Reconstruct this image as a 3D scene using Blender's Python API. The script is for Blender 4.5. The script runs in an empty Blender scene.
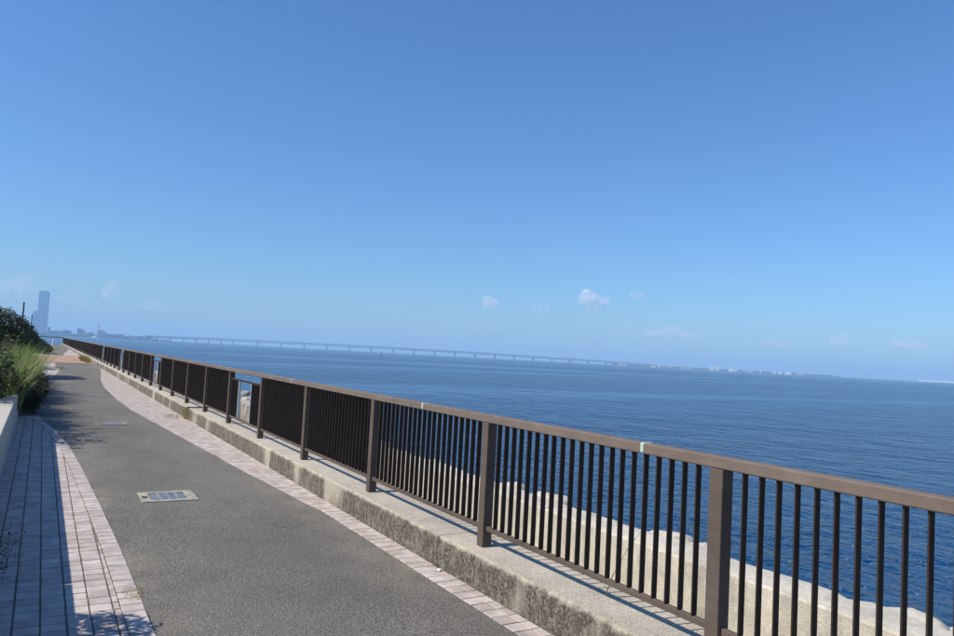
import bpy, bmesh, math, random
import numpy as np
from mathutils import Vector, Matrix, Euler, noise

# ------------------------------------------------------------------ camera
SC = bpy.context.scene
COL = SC.collection
EYE = 1.77
YAW, PITCH, ROLL = 0.5405087, 0.05417075, 0.05354334      # yaw is clockwise from +y (the railing's direction)
FPX, PW, PH = 720.0, 954.0, 636.0
fwd = Vector((math.sin(YAW)*math.cos(PITCH), math.cos(YAW)*math.cos(PITCH), math.sin(PITCH)))
rgt = Vector((math.cos(YAW), -math.sin(YAW), 0.0))
upv = rgt.cross(fwd)
rgt, upv = (rgt*math.cos(ROLL) + upv*math.sin(ROLL)), (upv*math.cos(ROLL) - rgt*math.sin(ROLL))
cam_d = bpy.data.cameras.new('camera')
cam_d.sensor_width = 36.0
cam_d.lens = 36.0*FPX/PW
cam_d.clip_start = 0.05
cam_d.clip_end = 90000.0
cam = bpy.data.objects.new('camera', cam_d)
COL.objects.link(cam)
M = Matrix((rgt, upv, -fwd)).transposed().to_4x4()
M.translation = Vector((0, 0, EYE))
cam.matrix_world = M
SC.camera = cam

# ------------------------------------------------------------------ light
LDIR = Vector((1.0, -0.14, -1.0)).normalized()             # the way the sunlight travels
EL = math.asin(-LDIR.z)
world = bpy.data.worlds.new('World')
SC.world = world
world.use_nodes = True
wn = world.node_tree
wn.nodes.clear()
sky = wn.nodes.new('ShaderNodeTexSky')
sky.sky_type = 'NISHITA'
sky.sun_disc = False
sky.sun_elevation = EL
sky.sun_rotation = math.atan2(-LDIR.x, -LDIR.y)
sky.altitude = 0.0
sky.air_density = 1.25
sky.dust_density = 0.30
sky.ozone_density = 4.5
bg = wn.nodes.new('ShaderNodeBackground')
bg.inputs['Strength'].default_value = 0.092
wo = wn.nodes.new('ShaderNodeOutputWorld')
tint = wn.nodes.new('ShaderNodeMix')                       # the phone's cool, saturated rendering of a clear sky, alike in every direction
tint.data_type = 'RGBA'
tint.blend_type = 'MULTIPLY'
tint.inputs['Factor'].default_value = 1.0
tint.inputs['B'].default_value = (0.62, 0.925, 1.30, 1)
wn.links.new(sky.outputs[0], tint.inputs['A'])
wn.links.new(tint.outputs['Result'], bg.inputs['Color'])
wn.links.new(bg.outputs[0], wo.inputs['Surface'])
sun_d = bpy.data.lights.new('sun', 'SUN')
sun_d.energy = 5.0
sun_d.angle = math.radians(0.55)
sun_d.color = (1.0, 0.93, 0.80)
sun = bpy.data.objects.new('sun', sun_d)
COL.objects.link(sun)
sun.rotation_euler = LDIR.to_track_quat('-Z', 'Y').to_euler()
SC.view_settings.view_transform = 'Standard'
SC.view_settings.look = 'None'
SC.view_settings.gamma = 1.0
SC.view_settings.exposure = 0.25
SC.view_settings.use_curve_mapping = False
SC.render.engine = 'CYCLES'
SC.cycles.use_denoising = True
SC.cycles.max_bounces = 8
SC.cycles.volume_bounces = 6
SC.cycles.transparent_max_bounces = 16

rng = random.Random(11)
npr = np.random.default_rng(5)

# ------------------------------------------------------------------ helpers
def tag(o, label=None, cat=None, group=None, kind=None):
    if label: o['label'] = label
    if cat: o['category'] = cat
    if group: o['group'] = group
    if kind: o['kind'] = kind
    return o

def link(name, me, mat=None, parent=None):
    o = bpy.data.objects.new(name, me)
    COL.objects.link(o)
    if mat is not None and me is not None and not me.materials:
        me.materials.append(mat)
    if parent is not None:
        o.parent = parent
    return o

def empty(name, loc=(0, 0, 0), rz=0.0):
    o = bpy.data.objects.new(name, None)
    o.empty_display_size = 0.1
    COL.objects.link(o)
    o.location = loc
    o.rotation_euler = (0, 0, rz)
    return o

def obj_bm(name, bm, mat=None, parent=None, smooth=False):
    me = bpy.data.meshes.new(name)
    bm.to_mesh(me)
    bm.free()
    if smooth:
        me.polygons.foreach_set('use_smooth', [True]*len(me.polygons))
    return link(name, me, mat, parent)

def obj_py(name, verts, faces, mat=None, parent=None, smooth=False):
    me = bpy.data.meshes.new(name)
    me.from_pydata([tuple(v) for v in verts], [], faces)
    me.update()
    if smooth:
        me.polygons.foreach_set('use_smooth', [True]*len(me.polygons))
    return link(name, me, mat, parent)

def box(bm, x0, x1, y0, y1, z0, z1, bev=0.0, seg=1):
    vs = [bm.verts.new(p) for p in ((x0,y0,z0),(x1,y0,z0),(x1,y1,z0),(x0,y1,z0),(x0,y0,z1),(x1,y0,z1),(x1,y1,z1),(x0,y1,z1))]
    fs = [bm.faces.new([vs[i] for i in f]) for f in ((0,3,2,1),(4,5,6,7),(0,1,5,4),(1,2,6,5),(2,3,7,6),(3,0,4,7))]
    if bev > 0:
        es = list({e for f in fs for e in f.edges})
        bmesh.ops.bevel(bm, geom=es, offset=bev, segments=seg, affect='EDGES', profile=0.5)

def box_obj(name, x0, x1, y0, y1, z0, z1, mat, parent=None, bev=0.0, seg=1):
    bm = bmesh.new()
    box(bm, x0, x1, y0, y1, z0, z1, bev, seg)
    return obj_bm(name, bm, mat, parent)

def tube(bm, pts, rads, n=6):
    rings = []
    for i, p in enumerate(pts):
        p = Vector(p)
        a = Vector(pts[max(i-1, 0)]); b = Vector(pts[min(i+1, len(pts)-1)])
        t = (b-a).normalized()
        s = t.cross(Vector((0.3, 0.9, 0.1))).normalized()
        w = t.cross(s)
        rings.append([bm.verts.new(p + (s*math.cos(2*math.pi*k/n) + w*math.sin(2*math.pi*k/n))*rads[i]) for k in range(n)])
    for a, b in zip(rings, rings[1:]):
        for k in range(n):
            bm.faces.new((a[k], a[(k+1) % n], b[(k+1) % n], b[k]))
    bm.faces.new(rings[-1])
    bm.faces.new(rings[0][::-1])

def interp(tab, y):
    return float(np.interp(y, [t[0] for t in tab], [t[1] for t in tab]))

# ------------------------------------------------------------------ materials
class N:
    def __init__(self, name):
        self.m = bpy.data.materials.new(name)
        self.m.use_nodes = True
        self.t = self.m.node_tree
        self.b = self.t.nodes['Principled BSDF']
        self.out = self.t.nodes['Material Output']
    def node(self, typ, **kw):
        n = self.t.nodes.new(typ)
        for k, v in kw.items():
            setattr(n, k, v)
        return n
    def l(self, a, b):
        self.t.links.new(a, b)
    def coord(self, scale=(1, 1, 1), rot=(0, 0, 0), world=False):
        if world:
            c = self.node('ShaderNodeNewGeometry').outputs['Position']
        else:
            c = self.node('ShaderNodeTexCoord').outputs['Object']
        mp = self.node('ShaderNodeMapping')
        mp.inputs['Scale'].default_value = scale
        mp.inputs['Rotation'].default_value = rot
        self.l(c, mp.inputs['Vector'])
        return mp.outputs[0]
    def noise(self, scale, detail=4, rough=0.55, co=None, dist=0.0):
        n = self.node('ShaderNodeTexNoise')
        n.inputs['Scale'].default_value = scale
        n.inputs['Detail'].default_value = detail
        n.inputs['Roughness'].default_value = rough
        n.inputs['Distortion'].default_value = dist
        if co is not None:
            self.l(co, n.inputs['Vector'])
        return n.outputs['Fac']
    def ramp(self, fac, stops):
        r = self.node('ShaderNodeValToRGB')
        cr = r.color_ramp
        while len(cr.elements) < len(stops):
            cr.elements.new(0.5)
        for e, (p, c) in zip(cr.elements, stops):
            e.position = p
            e.color = (c, c, c, 1) if isinstance(c, (int, float)) else (*c, 1)
        self.l(fac, r.inputs['Fac'])
        return r.outputs['Color']
    def math(self, op, a, b=None, clamp=False):
        n = self.node('ShaderNodeMath', operation=op, use_clamp=clamp)
        for i, v in enumerate((a, b)):
            if v is None: continue
            if isinstance(v, (int, float)): n.inputs[i].default_value = v
            else: self.l(v, n.inputs[i])
        return n.outputs[0]
    def mix(self, fac, a, b, blend='MIX'):
        n = self.node('ShaderNodeMix', data_type='RGBA', blend_type=blend)
        for s, v in ((n.inputs['Factor'], fac), (n.inputs['A'], a), (n.inputs['B'], b)):
            if isinstance(v, (int, float)): s.default_value = v
            elif isinstance(v, (tuple, list)): s.default_value = (*v, 1)
            else: self.l(v, s)
        return n.outputs['Result']
    def bump(self, h, strength, dist=0.01, normal=None):
        n = self.node('ShaderNodeBump')
        n.inputs['Distance'].default_value = dist
        if isinstance(strength, (int, float)): n.inputs['Strength'].default_value = strength
        else: self.l(strength, n.inputs['Strength'])
        self.l(h, n.inputs['Height'])
        if normal is not None: self.l(normal, n.inputs['Normal'])
        return n.outputs[0]
    def color(self, c):
        if isinstance(c, (tuple, list)): self.b.inputs['Base Color'].default_value = (*c, 1)
        else: self.l(c, self.b.inputs['Base Color'])
    def rough(self, r):
        if isinstance(r, (int, float)): self.b.inputs['Roughness'].default_value = r
        else: self.l(r, self.b.inputs['Roughness'])
    def normal(self, n):
        self.l(n, self.b.inputs['Normal'])

def simple(name, a, b=None, rough=0.7, scale=3.0, metal=0.0, bump=0.0, bscale=60.0, world=True, spec=0.5):
    n = N(name)
    co = n.coord(world=world)
    n.color(n.ramp(n.noise(scale, 5, 0.6, co), [(0.3, a), (0.7, b or a)]))
    n.rough(rough)
    n.b.inputs['Metallic'].default_value = metal
    n.b.inputs['Specular IOR Level'].default_value = spec
    if bump:
        n.normal(n.bump(n.noise(bscale, 4, 0.6, co), bump, 0.004))
    return n.m

def m_asphalt():
    n = N('asphalt')
    co = n.coord(world=True)
    v = n.node('ShaderNodeTexVoronoi')
    v.inputs['Scale'].default_value = 120
    n.l(co, v.inputs['Vector'])
    grit = n.noise(72, 4, 0.78, co)
    sp = n.ramp(grit, [(0.36, (0.050, 0.046, 0.039)), (0.5, (0.130, 0.119, 0.100)), (0.64, (0.275, 0.25, 0.21))])
    stone = n.mix(n.math('MULTIPLY', n.ramp(v.outputs['Color'], [(0.70, 0.0), (0.86, 1.0)]), 0.55), sp, (0.34, 0.32, 0.29))
    big = n.ramp(n.noise(0.55, 5, 0.6, n.coord((1.0, 0.45, 1.0), world=True)), [(0.3, 0.74), (0.7, 1.16)])
    worn = n.ramp(n.noise(2.3, 6, 0.65, co), [(0.35, 0.88), (0.7, 1.08)])
    c = n.mix(1.0, n.mix(1.0, stone, big, 'MULTIPLY'), worn, 'MULTIPLY')
    px_ = n.node('ShaderNodeSeparateXYZ')
    n.l(co, px_.inputs[0])
    side = n.math('ADD', n.ramp(n.math('MULTIPLY', px_.outputs['X'], 0.25), [(0.53, 0.0), (0.70, 1.0)]), n.ramp(n.math('MULTIPLY', px_.outputs['X'], 0.25), [(0.17, 1.0), (0.25, 0.0)]), True)
    dust = n.math('MULTIPLY', n.math('MULTIPLY', side, n.ramp(n.noise(0.9, 5, 0.65, co), [(0.46, 0.0), (0.70, 1.0)])), n.ramp(grit, [(0.35, 0.15), (0.6, 0.8)]))
    n.color(n.mix(dust, c, (0.34, 0.29, 0.21)))
    n.rough(0.9)
    h = n.math('ADD', n.math('MULTIPLY', v.outputs['Distance'], 0.6), grit)
    n.normal(n.bump(h, 0.8, 0.006))
    return n.m

def m_tile(name, a, b, c):
    n = N(name)
    oi = n.node('ShaderNodeObjectInfo').outputs['Random']
    co = n.coord(world=True)
    wn_ = n.node('ShaderNodeTexWhiteNoise', noise_dimensions='1D')
    gi = n.node('ShaderNodeNewGeometry')
    n.l(gi.outputs['Random Per Island'], wn_.inputs['W'])
    r = n.math('FRACT', n.math('ADD', oi, wn_.outputs['Value']))
    base = n.ramp(r, [(0.0, a), (0.5, b), (1.0, c)])
    dirt = n.ramp(n.noise(5, 6, 0.7, co), [(0.33, 0.66), (0.62, 1.06)])
    fine = n.ramp(n.noise(260, 2, 0.6, co), [(0.3, 0.86), (0.7, 1.1)])
    n.color(n.mix(1.0, n.mix(1.0, base, dirt, 'MULTIPLY'), fine, 'MULTIPLY'))
    n.rough(0.8)
    n.normal(n.bump(n.noise(180, 3, 0.6, co), 0.25, 0.003))
    return n.m

def m_kerb():
    n = N('weathered_kerb_concrete')
    co = n.coord(world=True)
    geo = n.node('ShaderNodeNewGeometry')
    sx = n.node('ShaderNodeSeparateXYZ')
    n.l(geo.outputs['True Normal'], sx.inputs[0])
    front = n.math('GREATER_THAN', n.math('MULTIPLY', sx.outputs['X'], -1.0), 0.55)
    agg = n.noise(95, 4, 0.75, co)
    top = n.ramp(agg, [(0.34, (0.25, 0.21, 0.155)), (0.5, (0.49, 0.425, 0.335)), (0.66, (0.69, 0.61, 0.495))])
    top = n.mix(1.0, top, n.ramp(n.noise(1.6, 6, 0.7, co), [(0.3, 0.78), (0.7, 1.12)]), 'MULTIPLY')
    # old black algae on the vertical face, in broad patches with clean bands between them, ragged drips inside
    patch = n.ramp(n.noise(1.15, 2, 0.5, n.coord((0.2, 1.0, 0.35), world=True), 0.4), [(0.37, 0.0), (0.435, 1.0)])
    drip = n.ramp(n.noise(14, 6, 0.75, n.coord((1.0, 1.6, 0.55), world=True)), [(0.34, 0.25), (0.52, 1.0)])
    spot = n.ramp(n.noise(55, 5, 0.8, n.coord((1, 1.2, 0.8), world=True)), [(0.34, 0.2), (0.50, 1.0)])
    st = n.math('MULTIPLY', n.math('MULTIPLY', n.math('ADD', n.math('MULTIPLY', patch, 0.80), 0.2), n.math('ADD', n.math('MULTIPLY', drip, 0.6), 0.4)), spot)
    pos = n.node('ShaderNodeSeparateXYZ')
    n.l(geo.outputs['Position'], pos.inputs[0])
    edge = n.ramp(n.math('ADD', pos.outputs['Z'], n.math('MULTIPLY', n.noise(9, 4, 0.7, co), 0.11)), [(0.285, 1.0), (0.325, 0.0)])
    st = n.math('MULTIPLY', st, edge)
    face = n.mix(st, n.mix(0.25, top, (0.34, 0.31, 0.25)), (0.052, 0.045, 0.035))
    n.color(n.mix(front, top, face))
    n.rough(0.92)
    n.normal(n.bump(agg, 0.8, 0.010))
    return n.m

def m_wavewall(name='sunbleached_concrete', dark=0.72, low=0.70):
    n = N(name)
    co = n.coord(world=True)
    c = n.ramp(n.noise(70, 4, 0.7, co), [(0.3, (0.47, 0.42, 0.335)), (0.52, (0.64, 0.58, 0.475)), (0.75, (0.74, 0.68, 0.57))])
    streak = n.ramp(n.noise(2.2, 6, 0.7, n.coord((1, 1.5, 0.18), world=True)), [(0.36, dark), (0.6, 1.03)])
    blot = n.ramp(n.noise(3.5, 7, 0.75, co), [(0.34, low), (0.58 if low > .5 else 0.66, 1.0)])
    c = n.mix(1.0, c, blot, 'MULTIPLY')
    geo = n.node('ShaderNodeNewGeometry')
    sx = n.node('ShaderNodeSeparateXYZ')
    n.l(geo.outputs['True Normal'], sx.inputs[0])
    front = n.math('GREATER_THAN', n.math('MULTIPLY', sx.outputs['X'], -1.0), 0.5)
    n.color(n.mix(1.0, c, n.mix(front, (1, 1, 1), streak), 'MULTIPLY'))
    n.rough(0.9)
    n.normal(n.bump(n.noise(38, 6, 0.75, co), 0.9, 0.012))
    return n.m

def m_metal(name='bronze_anodised_metal', k=1.0, spec=0.12):
    n = N(name)
    co = n.coord(world=True)
    c = n.ramp(n.noise(6, 5, 0.65, co), [(0.3, (0.100*k, 0.075*k, 0.060*k)), (0.7, (0.128*k, 0.098*k, 0.080*k))])
    ch = n.ramp(n.noise(1.2, 5, 0.7, n.coord((1, 1, 3), world=True)), [(0.45, 0.0), (0.75, 0.35)])
    n.color(n.mix(ch, c, (0.18*k, 0.155*k, 0.135*k)))
    n.rough(n.ramp(n.noise(14, 4, 0.6, co), [(0.3, 0.55), (0.7, 0.7)]))
    n.b.inputs['Specular IOR Level'].default_value = spec
    return n.m

def m_leaf(name, cols, trans=0.35, rough=0.55):
    n = N(name)
    gi = n.node('ShaderNodeNewGeometry')
    base = n.ramp(gi.outputs['Random Per Island'], [(i/(len(cols)-1), c) for i, c in enumerate(cols)])
    cl = n.ramp(n.noise(1.7, 4, 0.6, n.coord(world=True)), [(0.3, 0.7), (0.7, 1.25)])
    c = n.mix(1.0, base, cl, 'MULTIPLY')
    n.color(c)
    n.rough(rough)
    n.b.inputs['Specular IOR Level'].default_value = 0.3
    tr = n.node('ShaderNodeBsdfTranslucent')
    n.l(c, tr.inputs['Color'])
    mx = n.node('ShaderNodeMixShader')
    mx.inputs[0].default_value = trans
    n.l(n.b.outputs[0], mx.inputs[1])
    n.l(tr.outputs[0], mx.inputs[2])
    n.l(mx.outputs[0], n.out.inputs['Surface'])
    return n.m

def m_sea():
    n = N('sea_water')
    n.color((0.0002, 0.039, 0.122))
    n.b.inputs['IOR'].default_value = 1.333
    n.b.inputs['Specular IOR Level'].default_value = 0.32
    n.rough(0.15)
    big = n.noise(0.12, 4, 0.55, n.coord((1.0, 0.65, 1.0), (0, 0, 0.5), world=True), 0.3)
    mid = n.noise(0.55, 4, 0.6, n.coord((1.0, 0.62, 1.0), (0, 0, 0.9), world=True), 0.5)
    fine = n.noise(2.1, 4, 0.55, n.coord((1.0, 0.7, 1.0), (0, 0, 0.3), world=True), 0.5)
    # slicks: long calm bands roughly across the view
    sl = n.noise(1.0, 4, 0.55, n.coord((0.0016, 0.0100, 1.0), (0, 0, 0.62), world=True), 0.8)
    calm = n.ramp(sl, [(0.50, 1.0), (0.60, 0.26)])
    h = n.math('ADD', n.math('ADD', n.math('MULTIPLY', big, 2.4), n.math('MULTIPLY', mid, 1.25)), n.math('MULTIPLY', fine, 0.36))
    n.normal(n.bump(h, calm, 1.7))
    return n.m

MAT = dict(
    asphalt=m_asphalt(),
    tile=m_tile('pinkish_paving_tile', (0.43, 0.355, 0.32), (0.50, 0.425, 0.385), (0.54, 0.475, 0.435)),
    mortar=simple('joint_sand', (0.11, 0.095, 0.075), (0.20, 0.17, 0.13), 0.95, 20, bump=0.5),
    brick=m_tile('orange_brick', (0.42, 0.22, 0.14), (0.50, 0.30, 0.20), (0.52, 0.40, 0.28)),
    kerb=m_kerb(),
    wall=m_wavewall(),
    wall_old=m_wavewall('stained_concrete', 0.10, 0.16),
    metal=m_metal(k=0.86),
    rail=m_metal('handrail_bronze', 1.30, 0.3),
    sea=m_sea(),
    tape=simple('pale_mint_tape', (0.30, 0.42, 0.37), (0.46, 0.58, 0.52), 0.6, 30),
    planter=simple('grey_planter_concrete', (0.36, 0.33, 0.28), (0.52, 0.48, 0.41), 0.9, 6, bump=0.4),
    soil=simple('dry_soil', (0.16, 0.12, 0.08), (0.30, 0.25, 0.18), 0.95, 9, bump=0.8, bscale=25),
    cover=simple('cream_concrete_frame', (0.20, 0.18, 0.14), (0.44, 0.41, 0.34), 0.9, 11, bump=0.4),
    cover_old=simple('dirty_concrete_frame', (0.13, 0.12, 0.105), (0.30, 0.28, 0.25), 0.9, 9, bump=0.5),
    steel=simple('galvanised_plate', (0.16, 0.17, 0.19), (0.30, 0.31, 0.33), 0.45, 14, metal=0.45, bump=0.15, bscale=120),
    dark=simple('dark_recess', (0.03, 0.03, 0.03), (0.06, 0.055, 0.05), 0.8, 20),
    bar=simple('dark_bronze_bar', (0.036, 0.026, 0.020), (0.050, 0.037, 0.029), 0.65, 5, spec=0.1),
    frame=simple('pale_grey_strip', (0.42, 0.43, 0.44), (0.52, 0.53, 0.54), 0.5, 20),
    shrub=m_leaf('dark_evergreen_leaf', [(0.014, 0.025, 0.010), (0.024, 0.042, 0.015), (0.045, 0.065, 0.020), (0.085, 0.085, 0.03)], 0.12),
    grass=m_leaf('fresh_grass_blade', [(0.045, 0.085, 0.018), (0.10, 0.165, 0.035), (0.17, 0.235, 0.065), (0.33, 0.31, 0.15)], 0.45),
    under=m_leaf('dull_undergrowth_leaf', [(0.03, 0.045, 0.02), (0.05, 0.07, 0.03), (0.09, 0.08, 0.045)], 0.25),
    straw=m_leaf('dry_straw', [(0.30, 0.22, 0.10), (0.42, 0.33, 0.17), (0.50, 0.43, 0.27)], 0.3, 0.8),
    olive=m_leaf('yellowing_weed', [(0.14, 0.13, 0.03), (0.26, 0.22, 0.06), (0.36, 0.28, 0.11)], 0.3, 0.8),
    scrap=simple('white_paper', (0.70, 0.70, 0.68), (0.80, 0.80, 0.78), 0.8, 40),
    bark=simple('bark', (0.06, 0.045, 0.035), (0.11, 0.09, 0.07), 0.95, 12, bump=0.6),
    pole=simple('dark_pole_paint', (0.035, 0.032, 0.032), (0.06, 0.055, 0.05), 0.6, 3),
)

# ------------------------------------------------------------------ the setting: ground, sea, path
SEA_Z = -4.0
R_SEA = 30000.0
sea_pts = [0, 20, 60, 150, 400, 1000, 2500, 6000, 14000, R_SEA]
axis = sorted({-p for p in sea_pts} | set(sea_pts))
v, f = [], []
for yy in axis:
    for xx in axis:
        v.append((xx, yy, SEA_Z))
k = len(axis)
for j in range(k-1):
    for i in range(k-1):
        f.append((j*k+i, j*k+i+1, (j+1)*k+i+1, (j+1)*k+i))
tag(obj_py('sea', v, f, MAT['sea']), kind='structure')

bm = bmesh.new()
box(bm, -140, 3.40, -60, 150, SEA_Z-0.9, -0.03)
tag(obj_bm('ground', bm, MAT['soil']), kind='structure')
bm = bmesh.new()
box(bm, 3.40, 6.2, -60, 150, SEA_Z-0.9, -0.75)
tag(obj_bm('sea_wall_base', bm, MAT['wall']), kind='structure')

EL_TAB = [(-6, .72), (4.7, .71), (6.77, .69), (8.87, .64), (11.5, .56), (13.15, .49), (15.2, .34), (17.3, .12), (20, -.12), (26, -.2), (31, .1), (36, .58), (41, .85), (52, .8),
          (53, -3.4), (69.5, -3.4), (70, .1), (95, .6), (120, .9), (150, 1.2)]
ER_TAB = [(-6, 2.74), (7, 2.735), (7.74, 2.71), (10.3, 2.53), (14.7, 2.28), (18.4, 2.07), (19.8, 2.0), (23.5, 1.95), (28.3, 1.97), (33.2, 2.16), (40.2, 2.6), (46, 2.93), (70, 2.95),
          (70.5, 1.6), (75, 1.7), (98, 2.72), (110, 2.95), (150, 2.95)]
KX = 2.95
def strip(name, ys, xl, xr, z, mat, nx=8, wob=0.0):
    v, f = [], []
    for y in ys:
        a, b = xl(y), xr(y)
        for i in range(nx+1):
            x = a + (b-a)*i/nx
            dz = wob*noise.noise(Vector((x*0.8, y*0.5, 3.1))) if wob else 0.0
            v.append((x, y, z+dz))
    for j in range(len(ys)-1):
        for i in range(nx):
            q = j*(nx+1)+i
            f.append((q, q+1, q+nx+2, q+nx+1))
    return tag(obj_py(name, v, f, mat, smooth=True), kind='structure')

def edge_l(y): return interp(EL_TAB, y) + 0.012*noise.noise(Vector((0, y*3.1, 0)))*(1 if y < 52 else 0)
def edge_r(y): return interp(ER_TAB, y) + 0.008*noise.noise(Vector((7, y*3.1, 0)))
ys = list(np.arange(-6, 46, 0.16)) + list(np.arange(46, 52.5, 0.5))
strip('asphalt_path', ys, edge_l, lambda y: min(edge_r(y), KX-0.004), 0.012, MAT['asphalt'], 10, 0.006)
strip('asphalt_path', list(np.arange(70, 150.1, 2)), edge_l, lambda y: min(edge_r(y), KX-0.004), 0.012, MAT['asphalt'], 4)
strip('brick_crossing', [52.4, 58, 64, 70.0], lambda y: -6.0, lambda y: KX-0.004, 0.010, MAT['brick'], 6)

# individual bricks of the crossing read as soft bands only: a joined sheet of courses
v, f = [], []
for j, yy in enumerate(np.arange(52.5, 69.9, 0.30)):
    for i, xx in enumerate(np.arange(-3.0 + (0.15 if j % 2 else 0), 2.7, 0.32)):
        b0 = len(v)
        z = 0.016 + rng.uniform(0, .003)
        v += [(xx, yy, z), (xx+.30, yy, z), (xx+.30, yy+.28, z), (xx, yy+.28, z)]
        f.append((b0, b0+1, b0+2, b0+3))
tag(obj_py('brick', v, f, MAT['brick'], bpy.data.objects['brick_crossing']), kind='stuff')

# tiled margins: a mortar bed, tiles of their own on it
PITCHT = 0.135
def tile_mesh(name, quad, h=0.016):
    """quad: 4 corner points (x,y) counter clockwise about the centre -> small slab with a bevelled rim"""
    q = [Vector(p) for p in quad]
    c = sum(q, Vector((0, 0)))/4
    v = [(p.x, p.y, -0.01) for p in q] + [(p.x, p.y, h-0.003) for p in q] + [((p-c)*0.965 + c).to_3d() + Vector((0, 0, h)) for p in q]
    f = []
    for a in (0, 4):
        for i in range(4):
            f.append((a+i, a+(i+1) % 4, a+4+(i+1) % 4, a+4+i))
    f.append((8, 9, 10, 11))
    me = bpy.data.meshes.new(name)
    me.from_pydata([tuple(p) for p in v], [], f)
    me.materials.append(MAT['tile'])
    return me

def lay_tiles(parent, quads, nmax=300):
    """nearest nmax as objects, the rest one joined part"""
    quads.sort(key=lambda q: (sum(p[0] for p in q)/4)**2 + (sum(p[1] for p in q)/4)**2)
    cache = {}
    for q in quads[:nmax]:
        cx, cy = sum(p[0] for p in q)/4, sum(p[1] for p in q)/4
        key = tuple(round(w, 3) for p in q for w in (p[0]-cx, p[1]-cy))
        if key not in cache:
            cache[key] = tile_mesh('paving_tile', [(p[0]-cx, p[1]-cy) for p in q])
        o = link('paving_tile', cache[key], None, parent)
        o.location = (cx + rng.uniform(-.0012, .0012), cy + rng.uniform(-.0012, .0012), rng.uniform(-.0012, .0012))
        o.rotation_euler = (rng.gauss(0, .006), rng.gauss(0, .006), rng.gauss(0, .004))
    v, f = [], []
    for q in quads[nmax:]:
        c = Vector((sum(p[0] for p in q)/4, sum(p[1] for p in q)/4))
        b0 = len(v)
        z = 0.016 + rng.uniform(-.001, .001)
        v += [(p[0], p[1], 0.0) for p in q] + [(p[0], p[1], z) for p in q]
        f += [(b0+4, b0+5, b0+6, b0+7)] + [(b0+i, b0+(i+1) % 4, b0+4+(i+1) % 4, b0+4+i) for i in range(4)]
    if v:
        tag(obj_py('paving_tile_run', v, f, MAT['tile'], parent), kind='stuff')

GAP = 0.0055
# left margin
left_bed = strip('tile_pavement', list(np.arange(-6, 18.6, 0.3)), lambda y: -0.60, edge_l, 0.0085, MAT['mortar'], 3)
quads = []
cols = [-0.46, -0.315, -0.175, -0.03, 0.115, 0.255, 0.39, 0.525, 0.66]
for r in range(int((18.2-1.6)/PITCHT)):
    y0 = 1.6 + r*PITCHT
    y1 = y0 + PITCHT
    for a, b in zip(cols, cols[1:]):
        lim0, lim1 = interp(EL_TAB, y0)-0.142, interp(EL_TAB, y1)-0.142
        x0, x1a, x1b = a+GAP, min(b-GAP, lim0), min(b-GAP, lim1)
        if x1a - x0 < 0.012 or x1b - x0 < 0.012: continue
        quads.append([(x0, y0+GAP), (x1a, y0+GAP), (x1b, y1-GAP), (x0, y1-GAP)])
    yo = 0.055
    e0, e1 = interp(EL_TAB, y0+yo), interp(EL_TAB, y1+yo)
    quads.append([(e0-0.134, y0+yo+GAP), (e0-0.002, y0+yo+GAP), (e1-0.002, y1+yo-GAP), (e1-0.134, y1+yo-GAP)])
vis = [q for q in quads if q[0][1] > 4.3 and q[0][0] > -0.33]
hid = [q for q in quads if not (q[0][1] > 4.3 and q[0][0] > -0.33)]
lay_tiles(left_bed, vis)
# right margin, along the kerb
right_bed = strip('tile_pavement', list(np.arange(-6, 46.2, 0.3)), lambda y: edge_r(y)-0.03, lambda y: KX+0.002, 0.0085, MAT['mortar'], 3)
quads = []
cols = [2.868 - 0.134*k for k in range(8)][::-1] + [2.947]
for r in range(int((46-2.4)/PITCHT)):
    y0 = 2.4 + r*PITCHT
    y1 = y0 + PITCHT
    for a, b in zip(cols, cols[1:]):
        lim0, lim1 = interp(ER_TAB, y0), interp(ER_TAB, y1)
        x1, x0a, x0b = b-GAP, max(a+GAP, lim0), max(a+GAP, lim1)
        if x1 - x0a < 0.012 or x1 - x0b < 0.012: continue
        quads.append([(x0a, y0+GAP), (x1, y0+GAP), (x1, y1-GAP), (x0b, y1-GAP)])
lay_tiles(right_bed, quads)
# paving beyond the shrubs and the next tiled nose
for (ya, yb, xl, xr) in ((33.0, 52.3, lambda y: -3.0, edge_l), (70.1, 110.0, lambda y: edge_r(y)-.02, lambda y: KX), (70.1, 90, lambda y: -3.0, edge_l)):
    bed = strip('tile_pavement', list(np.arange(ya, yb, 1.2)), xl, xr, 0.003, MAT['mortar'], 2)
    v, f = [], []
    st = 0.29
    for yy in np.arange(ya, yb-st*2, st):
        for xx in np.arange(xl(yy), xr(yy)-0.05, st):
            x1 = min(xx+st-.012, xr(yy))
            b0 = len(v)
            v += [(xx, yy, .009), (x1, yy, .009), (x1, yy+st-.012, .009), (xx, yy+st-.012, .009)]
            f.append((b0, b0+1, b0+2, b0+3))
    tag(obj_py('paving_tile_run', v, f, MAT['tile'], bed), kind='stuff')

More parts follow.
